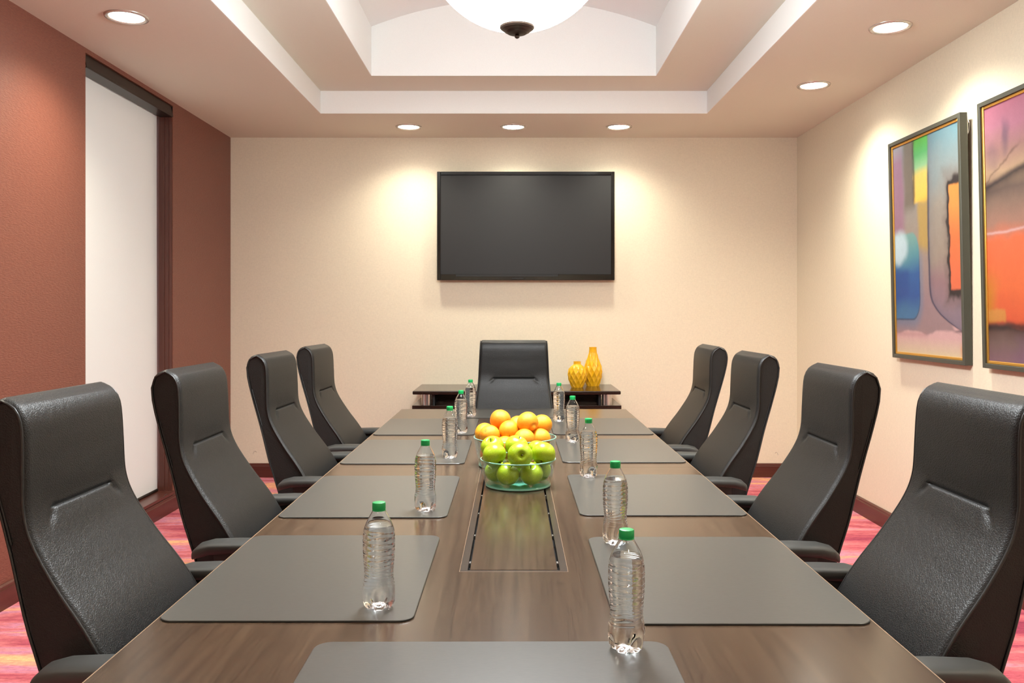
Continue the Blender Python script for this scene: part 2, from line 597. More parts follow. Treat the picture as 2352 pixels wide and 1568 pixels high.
# slightly wavy fabric
fb = MB(); v = []; f = []
NYB, NZB = 24, 30
ya, yb2 = -hy + .005, hy - .022
for j in range(NZB + 1):
    for i in range(NYB + 1):
        y = ya + (yb2 - ya) * i / NYB
        z = .03 + (bh - .06) * j / NZB
        v.append((.002 * math.sin(3 * y + 1.3 * z) + .0012 * math.sin(9 * y), y, z))
nv = len(v)
v += [(x - .0012, y, z) for (x, y, z) in v]
for j in range(NZB):
    for i in range(NYB):
        a = j * (NYB + 1) + i
        f.append((a, a + 1, a + NYB + 2, a + NYB + 1))
        f.append((nv + a, nv + a + NYB + 1, nv + a + NYB + 2, nv + a + 1))
fb.add(v, f).build('fabric', M['blind'], bl, smooth=True)
MB().tube([(0, ya, .028), (0, yb2, .028)], .009, 10).build('bottom_bar', M['valance'], bl, smooth=True, angle=50)
vx1 = XL - XB + .003
vo = MB()
vz0, vz1_ = bh - .078, bh - .004
pr = [(vx1 - .012, vz1_), (vx1, vz0 + .012), (vx1, vz0), (.012, vz0), (.012, vz0 + .004), (vx1 - .004, vz0 + .004), (vx1 - .004, vz0 + .012), (vx1 - .016, vz1_)]
for y in (-hy + .004, hy - .003):
    for (x, z) in pr: vo.v.append((x, y, z))
n = len(pr)
for k in range(n): vo.f.append((k, (k + 1) % n, n + (k + 1) % n, n + k))
vo.f += [tuple(range(n)), tuple(reversed(range(n, 2 * n)))]
vo.build('valance', M['valance'], bl)
MB().tube([(.03, -hy + .01, bh - .035), (.03, hy - .01, bh - .035)], .024, 16).build('roller', M['blind'], bl, smooth=True, angle=50)
B(.012, vx1 - .004, hy - .0028, hy - .0015, bh - .074, bh - .006).build('end_bracket', M['winframe'], bl)

# ------------------------------------------------------------------ recessed downlights
def make_downlight(x, y, label, power=DOWN_W):
    r = empty('recessed_downlight', (x, y, ZC))
    tag(r, label, 'ceiling light', 'recessed downlights in the soffit')
    ring = [(.078, -.001), (.080, -.004), (.088, -.008), (.098, -.006), (.101, -.001), (.101, .003)]
    MB().lathe(ring, 40, False, False).build('trim_ring', M['trimwhite'], r, smooth=True)
    MB().lathe([(.0005, -.0045), (.04, -.0042), (.070, -.003), (.0795, -.0015)], 40, True, False).build('lens', M['bulb'], r, smooth=True)
    ld = bpy.data.lights.new('downlight_lamp', 'SPOT')
    ld.energy = power
    ld.color = DOWN_COL
    ld.spot_size = math.radians(140)
    ld.spot_blend = 1.0
    ld.shadow_soft_size = .07
    lo = bpy.data.objects.new('downlight_lamp', ld)
    lo.location = (0, 0, -.02)
    COL.objects.link(lo)
    lo.parent = r
    return r
make_downlight(-.797, 6.376, 'recessed downlight above the television, closest to the russet wall', DOWN_W * .55)
make_downlight(-.003, 6.376, 'recessed downlight above the television, middle of the three', DOWN_W * .55)
make_downlight(.797, 6.376, 'recessed downlight above the television, closest to the painting wall', DOWN_W * .55)
make_downlight(1.862, 5.216, 'recessed downlight on the painting side, the one nearer the television wall')
make_downlight(1.862, 4.154, 'recessed downlight directly above the two paintings, largest on that side')
make_downlight(-1.848, 4.012, 'lone recessed downlight above the russet wall')
for (x, y, lab) in ((1.862, 2.9, 'recessed downlight on the painting side, third from the television wall'), (1.862, 1.3, 'recessed downlight on the painting side, fourth from the television wall'),
                    (-1.848, 2.35, 'recessed downlight on the russet wall side, second from the television wall'), (-1.848, .75, 'recessed downlight on the russet wall side, third from the television wall'),
                    (.75, -.7, 'unseen recessed downlight added at the camera end of the room, painting side'), (-.75, -.7, 'unseen recessed downlight added at the camera end of the room, blind side')):  # last pair is unseen, added to brighten the near end
    make_downlight(x, y, lab, DOWN_W * .8)

# ------------------------------------------------------------------ bowl pendant
LX, LY = .012, 3.0
lamp = empty('bowl_pendant_lamp', (LX, LY, 2.32))
tag(lamp, 'large glowing white glass bowl pendant with a bronze finial under the vault', 'ceiling lamp')
RB = .345
prof = []
for i in range(25):
    a = math.radians(1 + i * 63 / 24)
    prof.append((RB * math.sin(a), .016 + RB * (1 - math.cos(a))))
inner = [(max(.003, r - .008), z + .006) for (r, z) in reversed(prof)]
bo = MB().lathe(prof, 64, True, False).build('glass_bowl', M['bowllamp'], lamp, smooth=True, angle=60)
MB().lathe(inner[:1] + inner, 64, False, True).build('inner_face', M['bowlinner'], bo, smooth=True, angle=60)
fin = [(.003, -.020), (.008, -.017), (.0095, -.012), (.007, -.007), (.012, -.006), (.034, -.002), (.041, .003), (.044, .004), (.052, .010), (.055, .011), (.061, .016), (.0638, .021), (.060, .026)]
MB().lathe(fin, 48).build('finial', M['bronze'], lamp, smooth=True, angle=15)
rimz = prof[-1][1]
rimr = prof[-1][0]
MB().lathe([(rimr - .004, rimz - .004), (rimr + .008, rimz - .006), (rimr + .011, rimz + .004), (rimr + .006, rimz + .014), (rimr - .010, rimz + .012)], 64, False, False).build('rim_band', M['bronze'], lamp, smooth=True)
for k in range(3):
    a = 2 * PI * k / 3 + PI / 6
    MB().tube([(rimr * math.cos(a), rimr * math.sin(a), rimz + .01), (.02 * math.cos(a), .02 * math.sin(a), 3.1 - 2.32)], .006, 10).build('hanger_rod', M['bronze'], lamp, smooth=True)
MB().tube([(0, 0, 3.08 - 2.32), (0, 0, 3.385 - 2.32)], .014, 14).build('stem', M['bronze'], lamp, smooth=True, angle=50)
MB().lathe([(.075, 3.396 - 2.32), (.07, 3.38 - 2.32), (.03, 3.365 - 2.32)], 36).build('canopy', M['bronze'], lamp, smooth=True, angle=40)

# ------------------------------------------------------------------ television
tv = empty('television', ((-.611 + .806) / 2 - .001, YB, 1.583))
tag(tv, 'large flat black television hung on the beige wall', 'television')
tw, th = 1.417 / 2, .866
yf = -.07
bez = MB()
bw, bb = .028, .048
bez.box(-tw, -tw + bw, yf, -.03, 0, th)
bez.box(tw - bw, tw, yf, -.03, 0, th)
bez.box(-tw + bw, tw - bw, yf, -.03, th - bw, th)
bez.box(-tw + bw, tw - bw, yf, -.03, 0, bb)
bez.build('bezel', M['tvblack'], tv, bevel=.003)
B(-tw + bw - .002, tw - bw + .002, yf + .006, -.032, bb - .002, th - bw + .002).build('screen', M['screen'], tv)
B(-tw + .03, tw - .03, -.034, -.022, .03, th - .03).build('back_panel', M['tvblack'], tv)
B(-.22, .22, -.024, -.0005, .24, .64).build('wall_mount', M['dark'], tv)
B(-tw + .15, tw - .45, yf - .0012, yf + .002, bb * .62, bb - .002).build('control_strip', M['dark'], tv)
B(-.11, -.02, yf - .0015, yf + .001, .012, .018).build('sensor_window', M['dark'], tv)

# ------------------------------------------------------------------ paintings
def vnoise(U, V, fx, fy, seed):
    rng = np.random.RandomState(seed)
    G = rng.rand(64, 64)
    x = U * fx; y = V * fy
    xi = np.floor(x).astype(int); yi = np.floor(y).astype(int)
    tx = x - xi; ty = y - yi
    tx = tx * tx * (3 - 2 * tx); ty = ty * ty * (3 - 2 * ty)
    g = lambda a, b: G[a % 64, b % 64]
    return (g(xi, yi) * (1 - tx) + g(xi + 1, yi) * tx) * (1 - ty) + (g(xi, yi + 1) * (1 - tx) + g(xi + 1, yi + 1) * tx) * ty
def fbm(U, V, fx, fy, seed):
    return .55 * vnoise(U, V, fx, fy, seed) + .3 * vnoise(U, V, fx * 2.1, fy * 2.1, seed + 1) + .15 * vnoise(U, V, fx * 4.3, fy * 4.3, seed + 2) - .5

def lin(c):
    return np.array(srgb(*c)[:3])
def over(C, a, col):
    return C * (1 - a[..., None]) + a[..., None] * (col if getattr(col, 'ndim', 1) > 1 else lin(col))
def grad(V, stops):
    xs = [s[0] for s in stops]
    cs = np.array([lin(s[1]) for s in stops])
    return np.stack([np.interp(V, xs, cs[:, k]) for k in range(3)], -1)
def soft_rect(U, V, u0, u1, v0, v1, s=.015):
    return smoothstep(u0 - s, u0 + s, U) * (1 - smoothstep(u1 - s, u1 + s, U)) * smoothstep(v0 - s, v0 + s, V) * (1 - smoothstep(v1 - s, v1 + s, V))
def line(d, w):
    return np.exp(-(d / w) ** 2)

def art_first(U, V):
    n = fbm(U, V, 6, 9, 3); n2 = fbm(U, V, 14, 22, 11)
    Ud = U + .05 * n + .012 * n2
    Vd = V + .03 * n + .008 * n2
    C = grad(V, [(0, (120, 150, 165)), (.2, (150, 150, 148)), (.5, (168, 148, 135)), (.75, (165, 135, 140)), (1, (170, 140, 140))])
    # mauve and grey column
    C = over(C, soft_rect(Ud, Vd, -.2, .17, -.1, .44, .05), grad(V, [(0, (150, 150, 160)), (.08, (150, 115, 140)), (.4, (160, 120, 140)), (1, (160, 120, 140))]))
    C = over(C, .9 * soft_rect(Ud, Vd, .17, .34, -.1, .32, .035), (120, 108, 98))
    # green and yellow panel
    gp = soft_rect(U + .02 * n2, Vd, .33, .60, -.2, .30, .012)
    C = over(C, gp, grad(V + .02 * n, [(0, (92, 185, 70)), (.07, (90, 180, 110)), (.13, (150, 200, 150)), (.17, (235, 205, 110)), (.28, (250, 205, 95)), (1, (250, 205, 95))]))
    C = over(C, .75 * soft_rect(Ud, Vd, .40, .56, .29, .52, .03), (195, 158, 70))
    C = over(C, .85 * line(U - .335 - .02 * n2, .018) * soft_rect(U, V, 0, 1, -.1, .30, .04), (70, 55, 60))
    # blue pool
    bd = np.maximum(np.abs(U + .05) - .46 - .03 * n, np.abs(V - .635) - .205 - .01 * n)
    rr = np.sqrt(np.maximum(U - .28, 0) ** 2 * 1.4 + np.maximum(np.abs(V - .635) - .11, 0) ** 2 * 2.2)
    bd = rr - .14
    blue = 1 - smoothstep(-.012, .012, bd + .012 * n2)
    halo = (1 - smoothstep(.0, .11, bd)) * smoothstep(.45, .6, V)
    C = over(C, .55 * halo, (95, 130, 165))
    C = over(C, blue, grad(V + .05 * n, [(0, (140, 175, 170)), (.45, (125, 170, 165)), (.55, (90, 150, 165)), (.62, (50, 100, 165)), (.72, (45, 90, 160)), (.80, (70, 120, 165)), (1, (90, 140, 175))]))
    C = over(C, .6 * soft_rect(Ud, Vd, -.2, .22, .6, .74, .03), (35, 75, 150))
    C = over(C, .75 * line(bd + .008 * n2, .006) * smoothstep(.5, .6, V), (25, 45, 80))
    dsp = np.sqrt(((U - .08) / .16) ** 2 + ((V - .49 - .05 * n) / .10) ** 2)
    C = over(C, .9 * (1 - smoothstep(.55, 1.1, dsp)), (205, 225, 235))
    # big grey U
    ub = np.where(V < .70, .565 - .04 * np.sin(V * 4) * V, .5556 + (np.maximum(V - .70, 0) / .19) ** 2.2 * .45)
    d = U - ub - .01 * n2
    inside = smoothstep(-.01, .012, d) * (1 - smoothstep(.885, .90, V + .012 * n2))
    C = over(C, inside, grad(V + .1 * n, [(0, (112, 150, 165)), (.15, (140, 155, 160)), (.35, (160, 150, 140)), (.55, (165, 148, 135)), (.68, (160, 125, 130)), (.8, (150, 128, 140)), (1, (140, 125, 140))]))
    # pink foot and brown fringe
    pf = smoothstep(.86, .875, V + .04 * n + .3 * np.clip(d, -.1, .0)) * (1 - inside)
    C = over(C, pf, grad(V, [(0, (225, 175, 170)), (.92, (228, 182, 180)), (1, (232, 210, 175))]))
    fr = smoothstep(.0, .06, d + .04) * smoothstep(.78, .88, V) * (1 - smoothstep(.93, .965, V + .05 * n2)) * (1 - inside)
    C = over(C, .8 * fr, (130, 100, 100))
    C = over(C, .45 * np.exp(-np.maximum(d, 0) / .05) * smoothstep(-.02, 0, d) * (1 - smoothstep(.86, .9, V)), (95, 95, 115))
    C = over(C, .85 * line(d, .013) * smoothstep(.10, .2, V) * (1 - smoothstep(.86, .9, V)), (55, 55, 85))
    C = over(C, .7 * line(V - .892 - .015 * n2, .006) * smoothstep(.85, .95, U), (45, 45, 70))
    C = over(C, .8 * smoothstep(.93, 1.0, U + .05 * n) * smoothstep(.93, .97, V), (240, 150, 60))
    # orange slot with scorched outline
    sl = np.maximum(.845 + .03 * n2 + .03 * n - U, np.maximum(.255 - V, V - .715) + .012 * n2)
    C = over(C, .55 * (1 - smoothstep(.01, .11, sl + .05 * n2)), (120, 100, 95))
    C = over(C, .95 * (1 - smoothstep(.012, .042, sl + .03 * n2)), (42, 36, 40))
    C = over(C, 1 - smoothstep(-.012, .002, sl), grad(V + .04 * n, [(0, (235, 160, 70)), (.35, (238, 150, 80)), (.48, (240, 125, 75)), (.62, (242, 120, 80)), (1, (225, 110, 85))]))
    C = over(C, .45 * line(V - .91, .012) * (1 - smoothstep(.45, .55, U)), (190, 140, 140))
    return C * (1 + .10 * fbm(U, V, 30, 40, 40))[..., None]

def art_second(U, V):
    n = fbm(U, V, 6, 9, 23); n2 = fbm(U, V, 14, 22, 31)
    C = grad(V + .04 * n, [(0, (178, 105, 130)), (.09, (180, 118, 140)), (.18, (165, 125, 120)), (.26, (190, 158, 130)), (.33, (120, 100, 92)), (.38, (145, 118, 105)), (.46, (170, 128, 112)), (.5, (205, 125, 100)),
                           (.53, (238, 118, 78)), (.7, (238, 115, 68)), (.84, (225, 95, 60)), (.87, (90, 65, 60)), (.93, (125, 100, 95)), (1, (140, 105, 115))])
    C = over(C, .6 * (1 - smoothstep(.3, 1, np.sqrt(((U - .22) / .07) ** 2 + ((V - .12) / .09) ** 2) + n)), (85, 75, 100))
    C = over(C, .35 * (1 - smoothstep(.3, 1, np.sqrt(((U - .08) / .1) ** 2 + ((V - .2) / .1) ** 2) + n)), (115, 90, 110))
    vb = .315 - .11 * np.minimum(U, .5) - .01 * n2
    C = over(C, .9 * np.exp(-np.maximum(V - vb, 0) / .03) * smoothstep(-.03, .0, V - vb), (42, 38, 48))
    C = over(C, .6 * line(V - (.30 - .35 * U + .03 * n2), .006) * (1 - smoothstep(.3, .4, U)), (90, 65, 60))
    C = over(C, .7 * line(V - .497 - .01 * n2 + .01 * U, .005), (225, 190, 190))
    C = over(C, .75 * (1 - smoothstep(.0, .16, U + .08 * n)) * smoothstep(.6, .75, V) * (1 - smoothstep(.84, .86, V)), (205, 140, 45))
    C = over(C, .85 * soft_rect(U + .03 * n2, V + .02 * n2, -.1, .19, .795, .845, .008), (215, 150, 75))
    C = over(C, .8 * line(V - .862 - .02 * n2, .014), (48, 38, 42))
    C = over(C, .5 * smoothstep(.2, .5, U + .2 * n) * smoothstep(.86, .93, V), (120, 85, 125))
    C = over(C, .6 * soft_rect(U + .08 * n, V + .05 * n, .55, .8, .35, .75, .05), (110, 135, 165))
    return C * (1 + .10 * fbm(U, V, 30, 40, 60))[..., None]

def make_painting(y0, y1, func, label):
    W, Hh, dep = y1 - y0, 1.26, .040
    p = empty('framed_painting', (XR - .0015, (y0 + y1) / 2, 1.060))
    p.rotation_euler = (0, math.radians(-1.25), 0)     # leans forward from its hanging wire
    tag(p, label, 'painting', 'framed abstract paintings')
    fw = .022
    fr = MB()
    fr.box(-dep, 0, -W / 2, -W / 2 + fw, 0, Hh)
    fr.box(-dep, 0, W / 2 - fw, W / 2, 0, Hh)
    fr.box(-dep, 0, -W / 2 + fw, W / 2 - fw, 0, fw)
    fr.box(-dep, 0, -W / 2 + fw, W / 2 - fw, Hh - fw, Hh)
    fr.build('frame', M['frame'], p, bevel=.0015, seg=1)
    g = .014
    gd = MB()
    a = W / 2 - fw
    gd.box(-dep + .008, -.006, -a, -a + g, fw, Hh - fw)
    gd.box(-dep + .008, -.006, a - g, a, fw, Hh - fw)
    gd.box(-dep + .008, -.006, -a + g, a - g, fw, fw + g)
    gd.box(-dep + .008, -.006, -a + g, a - g, Hh - fw - g, Hh - fw)
    gd.build('gold_liner', M['gold'], p, bevel=.002, seg=1)
    NU, NV = 150, 236
    uu = np.linspace(0, 1, NU); vv = np.linspace(0, 1, NV)
    U, V = np.meshgrid(uu, vv)
    Cc = np.clip(func(U, V), 0, 1)
    aw = a - g + .001
    z1 = Hh - fw - g + .001; z0 = fw + g - .001
    X = np.full_like(U, -dep + .014)
    Y = aw - 2 * aw * U
    Z = z1 - (z1 - z0) * V
    verts = np.stack([X, Y, Z], -1).reshape(-1, 3)
    idx = np.arange(NU * NV).reshape(NV, NU)
    faces = np.stack([idx[:-1, :-1], idx[1:, :-1], idx[1:, 1:], idx[:-1, 1:]], -1).reshape(-1, 4)
    me = bpy.data.meshes.new('canvas')
    me.from_pydata(verts.tolist(), [], faces.tolist())
    at = me.color_attributes.new('Col', 'FLOAT_COLOR', 'POINT')
    at.data.foreach_set('color', np.concatenate([Cc.reshape(-1, 3), np.ones((NU * NV, 1))], 1).astype(np.float32).ravel())
    me.materials.append(M['art'])
    me.update()
    o = bpy.data.objects.new('canvas', me)
    COL.objects.link(o); o.parent = p
    B(-.006, -.001, -a, a, fw, Hh - fw).build('backing_board', M['dark'], p)
    hk = MB()
    hk.box(.0005, .006, -W / 2 + .008, -W / 2 + .026, Hh - .10, Hh - .02)
    hk.tube([(.008, -W / 2 + .016, Hh - .03), (.014, -W / 2 + .012, Hh - .05), (.013, -W / 2 + .014, Hh - .09), (.006, -W / 2 + .018, Hh - .11)], .003, 8)
    hk.build('hanging_hook', M['chrome'], p)
    return p
make_painting(4.178, 4.977, art_first, 'grey framed abstract watercolour with blue pool and tall orange slot')
make_painting(3.222, 4.020, art_second, 'grey framed abstract watercolour of pink, orange and black bands')

# ------------------------------------------------------------------ credenza
CX0, CX1 = -.744, .787
CY0 = 6.17
CT = .748
cr = empty('credenza', ((CX0 + CX1) / 2, YB - .3, 0))
tag(cr, 'dark espresso credenza with floating top on steel posts below the television', 'credenza')
def crp(name, x0, x1, y0, y1, z0, z1, mat, bevel=0):
    o = cr.location
    return B(x0 - o.x, x1 - o.x, y0 - o.y, y1 - o.y, z0, z1).build(name, M[mat], cr, bevel=bevel)
crp('top', CX0, CX1, CY0, YB - .003, CT - .026, CT, 'espresso', .006)
crp('lower_top', CX0 - .003, CX1 + .004, CY0, YB - .018, CT - .138, CT - .106, 'espresso', .002)
crp('body', CX0 + .02, CX1 - .02, CY0 + .03, YB - .018, .06, CT - .138, 'espresso')
crp('plinth', CX0 + .05, CX1 - .05, CY0 + .07, YB - .02, 0, .06, 'dark')
crp('shelf_box', CX0 + .16, CX1 - .16, CY0 + .14, YB - .02, CT - .106, CT - .026, 'espresso')
for xs in (CX0 + .145, CX1 - .16):
    crp('divider', xs, xs + .016, CY0 + .04, CY0 + .14, CT - .106, CT - .026, 'dark')
for xs in (CX0 + .098, CX1 - .098):
    for ys in (CY0 + .05, YB - .12):
        MB().lathe([(.036, CT - .106), (.036, CT - .026)], 28, cx=xs - cr.location.x, cy=ys - cr.location.y).build('post', M['steel'], cr, smooth=True, angle=40)
for k in range(3):
    wdt = (CX1 - CX0 - .06) / 3
    x0 = CX0 + .03 + k * wdt
    d = crp('door', x0 + .003, x0 + wdt - .003, CY0 + .012, CY0 + .03, .075, CT - .145, 'espresso', .002)
    hb = MB().box(x0 + wdt - .05 - cr.location.x, x0 + wdt - .04 - cr.location.x, CY0 - .006 - cr.location.y, CY0 + .012 - cr.location.y, .40, .52)
    hb.build('handle', M['steel'], d)

# ------------------------------------------------------------------ vases
def make_vase(loc, prof, rows, n_around, depth, label, rot):
    zs = np.array([p[1] for p in prof]); rsn = np.array([p[0] for p in prof])
    NZ, NA = 110, 160
    z = np.linspace(0, zs[-1], NZ)
    # smooth profile (monotone-ish cubic through numpy)
    r = np.interp(z, zs, rsn)
    for _ in range(6):
        r[1:-1] = .25 * r[:-2] + .5 * r[1:-1] + .25 * r[2:]
    A = np.linspace(0, 2 * PI, NA, endpoint=False)
    Rg = np.zeros((NZ, NA))
    z0r, z1r = rows[0], rows[1]
    nr = rows[2]
    dz = (z1r - z0r) / nr
    for i in range(NZ):
        t = (z[i] - z0r) / dz
        dep = np.zeros(NA)
        for k in range(-1, nr + 1):
            zc = k + .5
            off = (k % 2) * .5
            au = (A / (2 * PI) * n_around + off) % 1 - .5
            q = np.abs(au) / .56 + np.abs(t - zc) / 1.12      # diamond
            e2 = (au / .46) ** 2 + ((t - zc) / .92) ** 2
            dep = np.maximum(dep, np.clip(1 - .5 * (e2 + q * q), 0, 1))
        fade = smoothstep(-.3, .2, t) * (1 - smoothstep(nr - .1, nr + .4, t))
        Rg[i] = r[i] - depth * dep * fade * (r[i] / r.max())
    vtx = []; fc = []
    for i in range(NZ):
        for k in range(NA):
            vtx.append((Rg[i, k] * math.cos(A[k]), Rg[i, k] * math.sin(A[k]), z[i]))
    inner_r = r[-1] - .004
    base_n = len(vtx)
    for zi in (z[-1], z[-1] - .04):
        for k in range(NA):
            vtx.append((inner_r * math.cos(A[k]), inner_r * math.sin(A[k]), zi))
    for i in range(NZ + 1):
        for k in range(NA):
            k2 = (k + 1) % NA
            fc.append((i * NA + k, i * NA + k2, (i + 1) * NA + k2, (i + 1) * NA + k))
    fc.append(tuple(reversed(range(NA))))
    fc.append(tuple((NZ + 1) * NA + k for k in range(NA)))
    o = MB().add(vtx, fc).build('vase', M['vase'], None, smooth=True, angle=50)
    o.location = loc
    o.rotation_euler = (0, 0, rot)
    tag(o, label, 'vase', 'yellow dimpled vases on the credenza')
    return o
make_vase((.624, 6.625, CT), [(.050, 0), (.056, .01), (.070, .055), (.0785, .105), (.0775, .125), (.066, .17), (.046, .22), (.033, .262), (.029, .285), (.0295, .305)],
          (.006, .262, 6), 11, .0115, 'tall slim-necked yellow ceramic vase with dimpled sides on the credenza', .2)
make_vase((.490, 6.49, CT), [(.044, 0), (.050, .008), (.068, .05), (.0775, .095), (.077, .115), (.066, .145), (.052, .162), (.034, .172), (.028, .18), (.0285, .2)],
          (.004, .158, 4), 11, .0115, 'short round yellow ceramic vase with dimpled sides on the credenza', .5)

# ------------------------------------------------------------------ conference table
TZ = .74
TW = .682
TN, TFAR, SEAM = .95, 5.085, 3.165
tb = empty('conference_table', (0, 3.0, 0))
tag(tb, 'long dark walnut conference table with a flush cable hatch in its middle', 'table')
HY0, HY1, HX = 1.885, 3.12, .1225
def long_strip(mb, prof, y0, y1):
    base = len(mb.v)
    for y in (y0 - 3.0, y1 - 3.0):
        for (x, z) in prof: mb.v.append((x, y, z))
    n = len(prof)
    for k in range(n): mb.f.append((base + k, base + (k + 1) % n, base + n + (k + 1) % n, base + n + k))
    mb.f += [tuple(base + k for k in range(n)), tuple(base + k for k in reversed(range(n, 2 * n)))]
EDGE_L = [(-TW, TZ - .006), (-TW + .004, TZ - .0012), (-TW + .007, TZ)]
EDGE_R = [(TW - .007, TZ), (TW - .004, TZ - .0012), (TW, TZ - .006), (TW, TZ - .016), (TW - .035, TZ - .042)]
EDGE_B = [(-TW + .035, TZ - .042), (-TW, TZ - .016)]
mb = MB()
long_strip(mb, EDGE_L + [(-HX, TZ), (-HX, TZ - .042)] + EDGE_B, TN, SEAM - .0008)
long_strip(mb, [(HX, TZ)] + EDGE_R + [(HX, TZ - .042)], TN, SEAM - .0008)
mb.box(-HX, HX, TN - 3, HY0 - 3, TZ - .042, TZ)
mb.box(-HX, HX, HY1 - 3, SEAM - .0008 - 3, TZ - .042, TZ)
mb.build('top_panel', M['table'], tb)
mb = MB()
long_strip(mb, EDGE_L + EDGE_R + EDGE_B, SEAM + .0008, TFAR)
mb.build('top_panel', M['table'], tb)
B(-TW + .05, TW - .05, SEAM - 3.03, SEAM - 2.97, TZ - .06, TZ - .0425).build('joint_rail', M['dark'], tb)
for yy in (TN + .75, TFAR - .85):
    B(-.2, .2, yy - 3 - .28, yy - 3 + .28, .05, TZ - .043).build('pedestal', M['table'], tb, bevel=.004)
    B(-.23, .23, yy - 3 - .31, yy - 3 + .31, 0, .05).build('plinth', M['tableborder'], tb, bevel=.003)
# cable hatch let into the near half of the top
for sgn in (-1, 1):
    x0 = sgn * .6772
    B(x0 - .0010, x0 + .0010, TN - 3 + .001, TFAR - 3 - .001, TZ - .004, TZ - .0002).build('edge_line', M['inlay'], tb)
hb_ = MB()
for (x0, x1, y0, y1) in ((-HX + .001, -.1045, HY0 + .0013, HY1 - .0006), (.1045, HX - .001, HY0 + .0013, HY1 - .0006), (-.1045, .1045, HY0 + .0013, HY0 + .013), (-.1045, .1045, HY1 - .013, HY1 - .0006)):
    hb_.box(x0, x1, y0 - 3, y1 - 3, TZ - .03, TZ - .0004)
ht = hb_.build('cable_hatch', M['tableborder'], tb)
tag(ht, 'flush wooden cable hatch with darker border')
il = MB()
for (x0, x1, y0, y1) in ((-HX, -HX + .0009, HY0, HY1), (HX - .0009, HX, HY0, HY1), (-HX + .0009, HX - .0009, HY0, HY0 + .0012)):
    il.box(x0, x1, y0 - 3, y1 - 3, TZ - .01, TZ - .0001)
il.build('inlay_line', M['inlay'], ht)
B(-HX, HX, HY0 - 3, HY1 - 3, TZ - .036, TZ - .030).build('hatch_tray', M['dark'], ht)
B(-.0990, .0990, HY0 - 3 + .0155, HY1 - 3 - .0155, TZ - .014, TZ).build('lid', M['table'], ht, bevel=.0008, seg=1)
for yy in (1.96, 2.20, 2.44, 2.68):
    for s in (-1, 1):
        B(s * .1018 - .0016, s * .1018 + .0016, yy - 3 - .007, yy - 3 + .007, TZ - .012, TZ - .001).build('hinge_clip', M['steel'], ht)

# ------------------------------------------------------------------ desk mats
def mat_mesh(lx, ly, r=.030, h=.004):
    pts = []
    for cx, cy, a0 in ((lx / 2 - r, ly / 2 - r, 0), (-lx / 2 + r, ly / 2 - r, 90), (-lx / 2 + r, -ly / 2 + r, 180), (lx / 2 - r, -ly / 2 + r, 270)):
        for k in range(9):
            a = math.radians(a0 + k * 90 / 8)
            pts.append((cx + r * math.cos(a), cy + r * math.sin(a), math.cos(a), math.sin(a)))
    n = len(pts)
    mb = MB()
    lay = [(0, 0), (0, .0012), (0, h - .001), (-.0012, h)]
    for (ins, z) in lay:
        for (x, y, nx, ny) in pts:
            mb.v.append((x + nx * ins, y + ny * ins, z))
    for j in range(len(lay) - 1):
        for k in range(n):
            k2 = (k + 1) % n
            mb.f.append((j * n + k, j * n + k2, (j + 1) * n + k2, (j + 1) * n + k))
    mb.f.append(tuple(reversed(range(n))))
    mb.f.append(tuple((len(lay) - 1) * n + k for k in range(n)))
    me = mb.mesh('desk_mat', M['mat'])
    me.materials.append(M['matedge'])
    for p in me.polygons:
        if abs(p.normal.z) < .3: p.material_index = 1
    return me
side_me = mat_mesh(.482, .606)
end_me = mat_mesh(.612, .478)
far_me = mat_mesh(.600, .445)
def add_mat(me, x, y, label, rz=0):
    o = bpy.data.objects.new('desk_mat', me)
    o.location = (x, y, TZ)
    o.rotation_euler = (0, 0, rz)
    COL.objects.link(o)
    tag(o, label, 'desk mat', 'grey leather desk mats on the table')
ORD = ['fourth', 'third', 'second', 'first']
for i, (a, b) in enumerate(((1.574, 2.183), (2.377, 2.978), (3.244, 3.807), (4.01, 4.575))):
    add_mat(side_me if i < 2 else side_me, -.431, (a + b) / 2, 'grey leather desk mat on the blind side of the table, %s counted from the television' % ORD[i])
for i, (a, b) in enumerate(((1.561, 2.166), (2.397, 3.005), (3.28, 3.83), (4.03, 4.59))):
    add_mat(side_me, .431, (a + b) / 2, 'grey leather desk mat on the painting side of the table, %s counted from the television' % ORD[i])
add_mat(end_me, -.038, 1.237, 'grey leather desk mat at the table end closest to the viewer', .004)
add_mat(far_me, .005, 4.632 + .2225, 'grey leather desk mat in front of the chair below the television')

# ------------------------------------------------------------------ chairs
def catmull(pts, per=10):
    P = [Vector(p) for p in pts]
    out = []
    for i in range(len(P) - 1):
        p0 = P[max(i - 1, 0)]; p1 = P[i]; p2 = P[i + 1]; p3 = P[min(i + 2, len(P) - 1)]
        for k in range(per):
            t = k / per
            out.append(.5 * ((2 * p1) + (-p0 + p2) * t + (2 * p0 - 5 * p1 + 4 * p2 - p3) * t * t + (-p0 + 3 * p1 - 3 * p2 + p3) * t ** 3))
    out.append(P[-1])
    return out

def resample(pts, n):
    d = [0]
    for a, b in zip(pts[:-1], pts[1:]): d.append(d[-1] + (b - a).length)
    d = np.array(d)
    s = np.linspace(0, d[-1], n)
    arr = np.array([tuple(p) for p in pts])
    return np.stack([np.interp(s, d, arr[:, k]) for k in range(arr.shape[1])], -1)

FRONT = [(-.125, .440), (-.150, .49), (-.183, .56), (-.236, .654), (-.270, .707), (-.323, .779), (-.374, .862), (-.394, .924), (-.398, 1.003), (-.400, 1.06), (-.405, 1.104), (-.421, 1.134), (-.449, 1.150)]
BACKP = [(-.449, 1.150), (-.476, 1.139), (-.492, 1.108), (-.489, 1.054), (-.463, .955), (-.424, .83), (-.391, .711), (-.364, .632), (-.33, .52), (-.312, .440)]

def half_w(z):
    return np.interp(z, [.44, .56, .66, .80, .92, 1.05, 1.15], [.244, .246, .243, .232, .220, .214, .210])

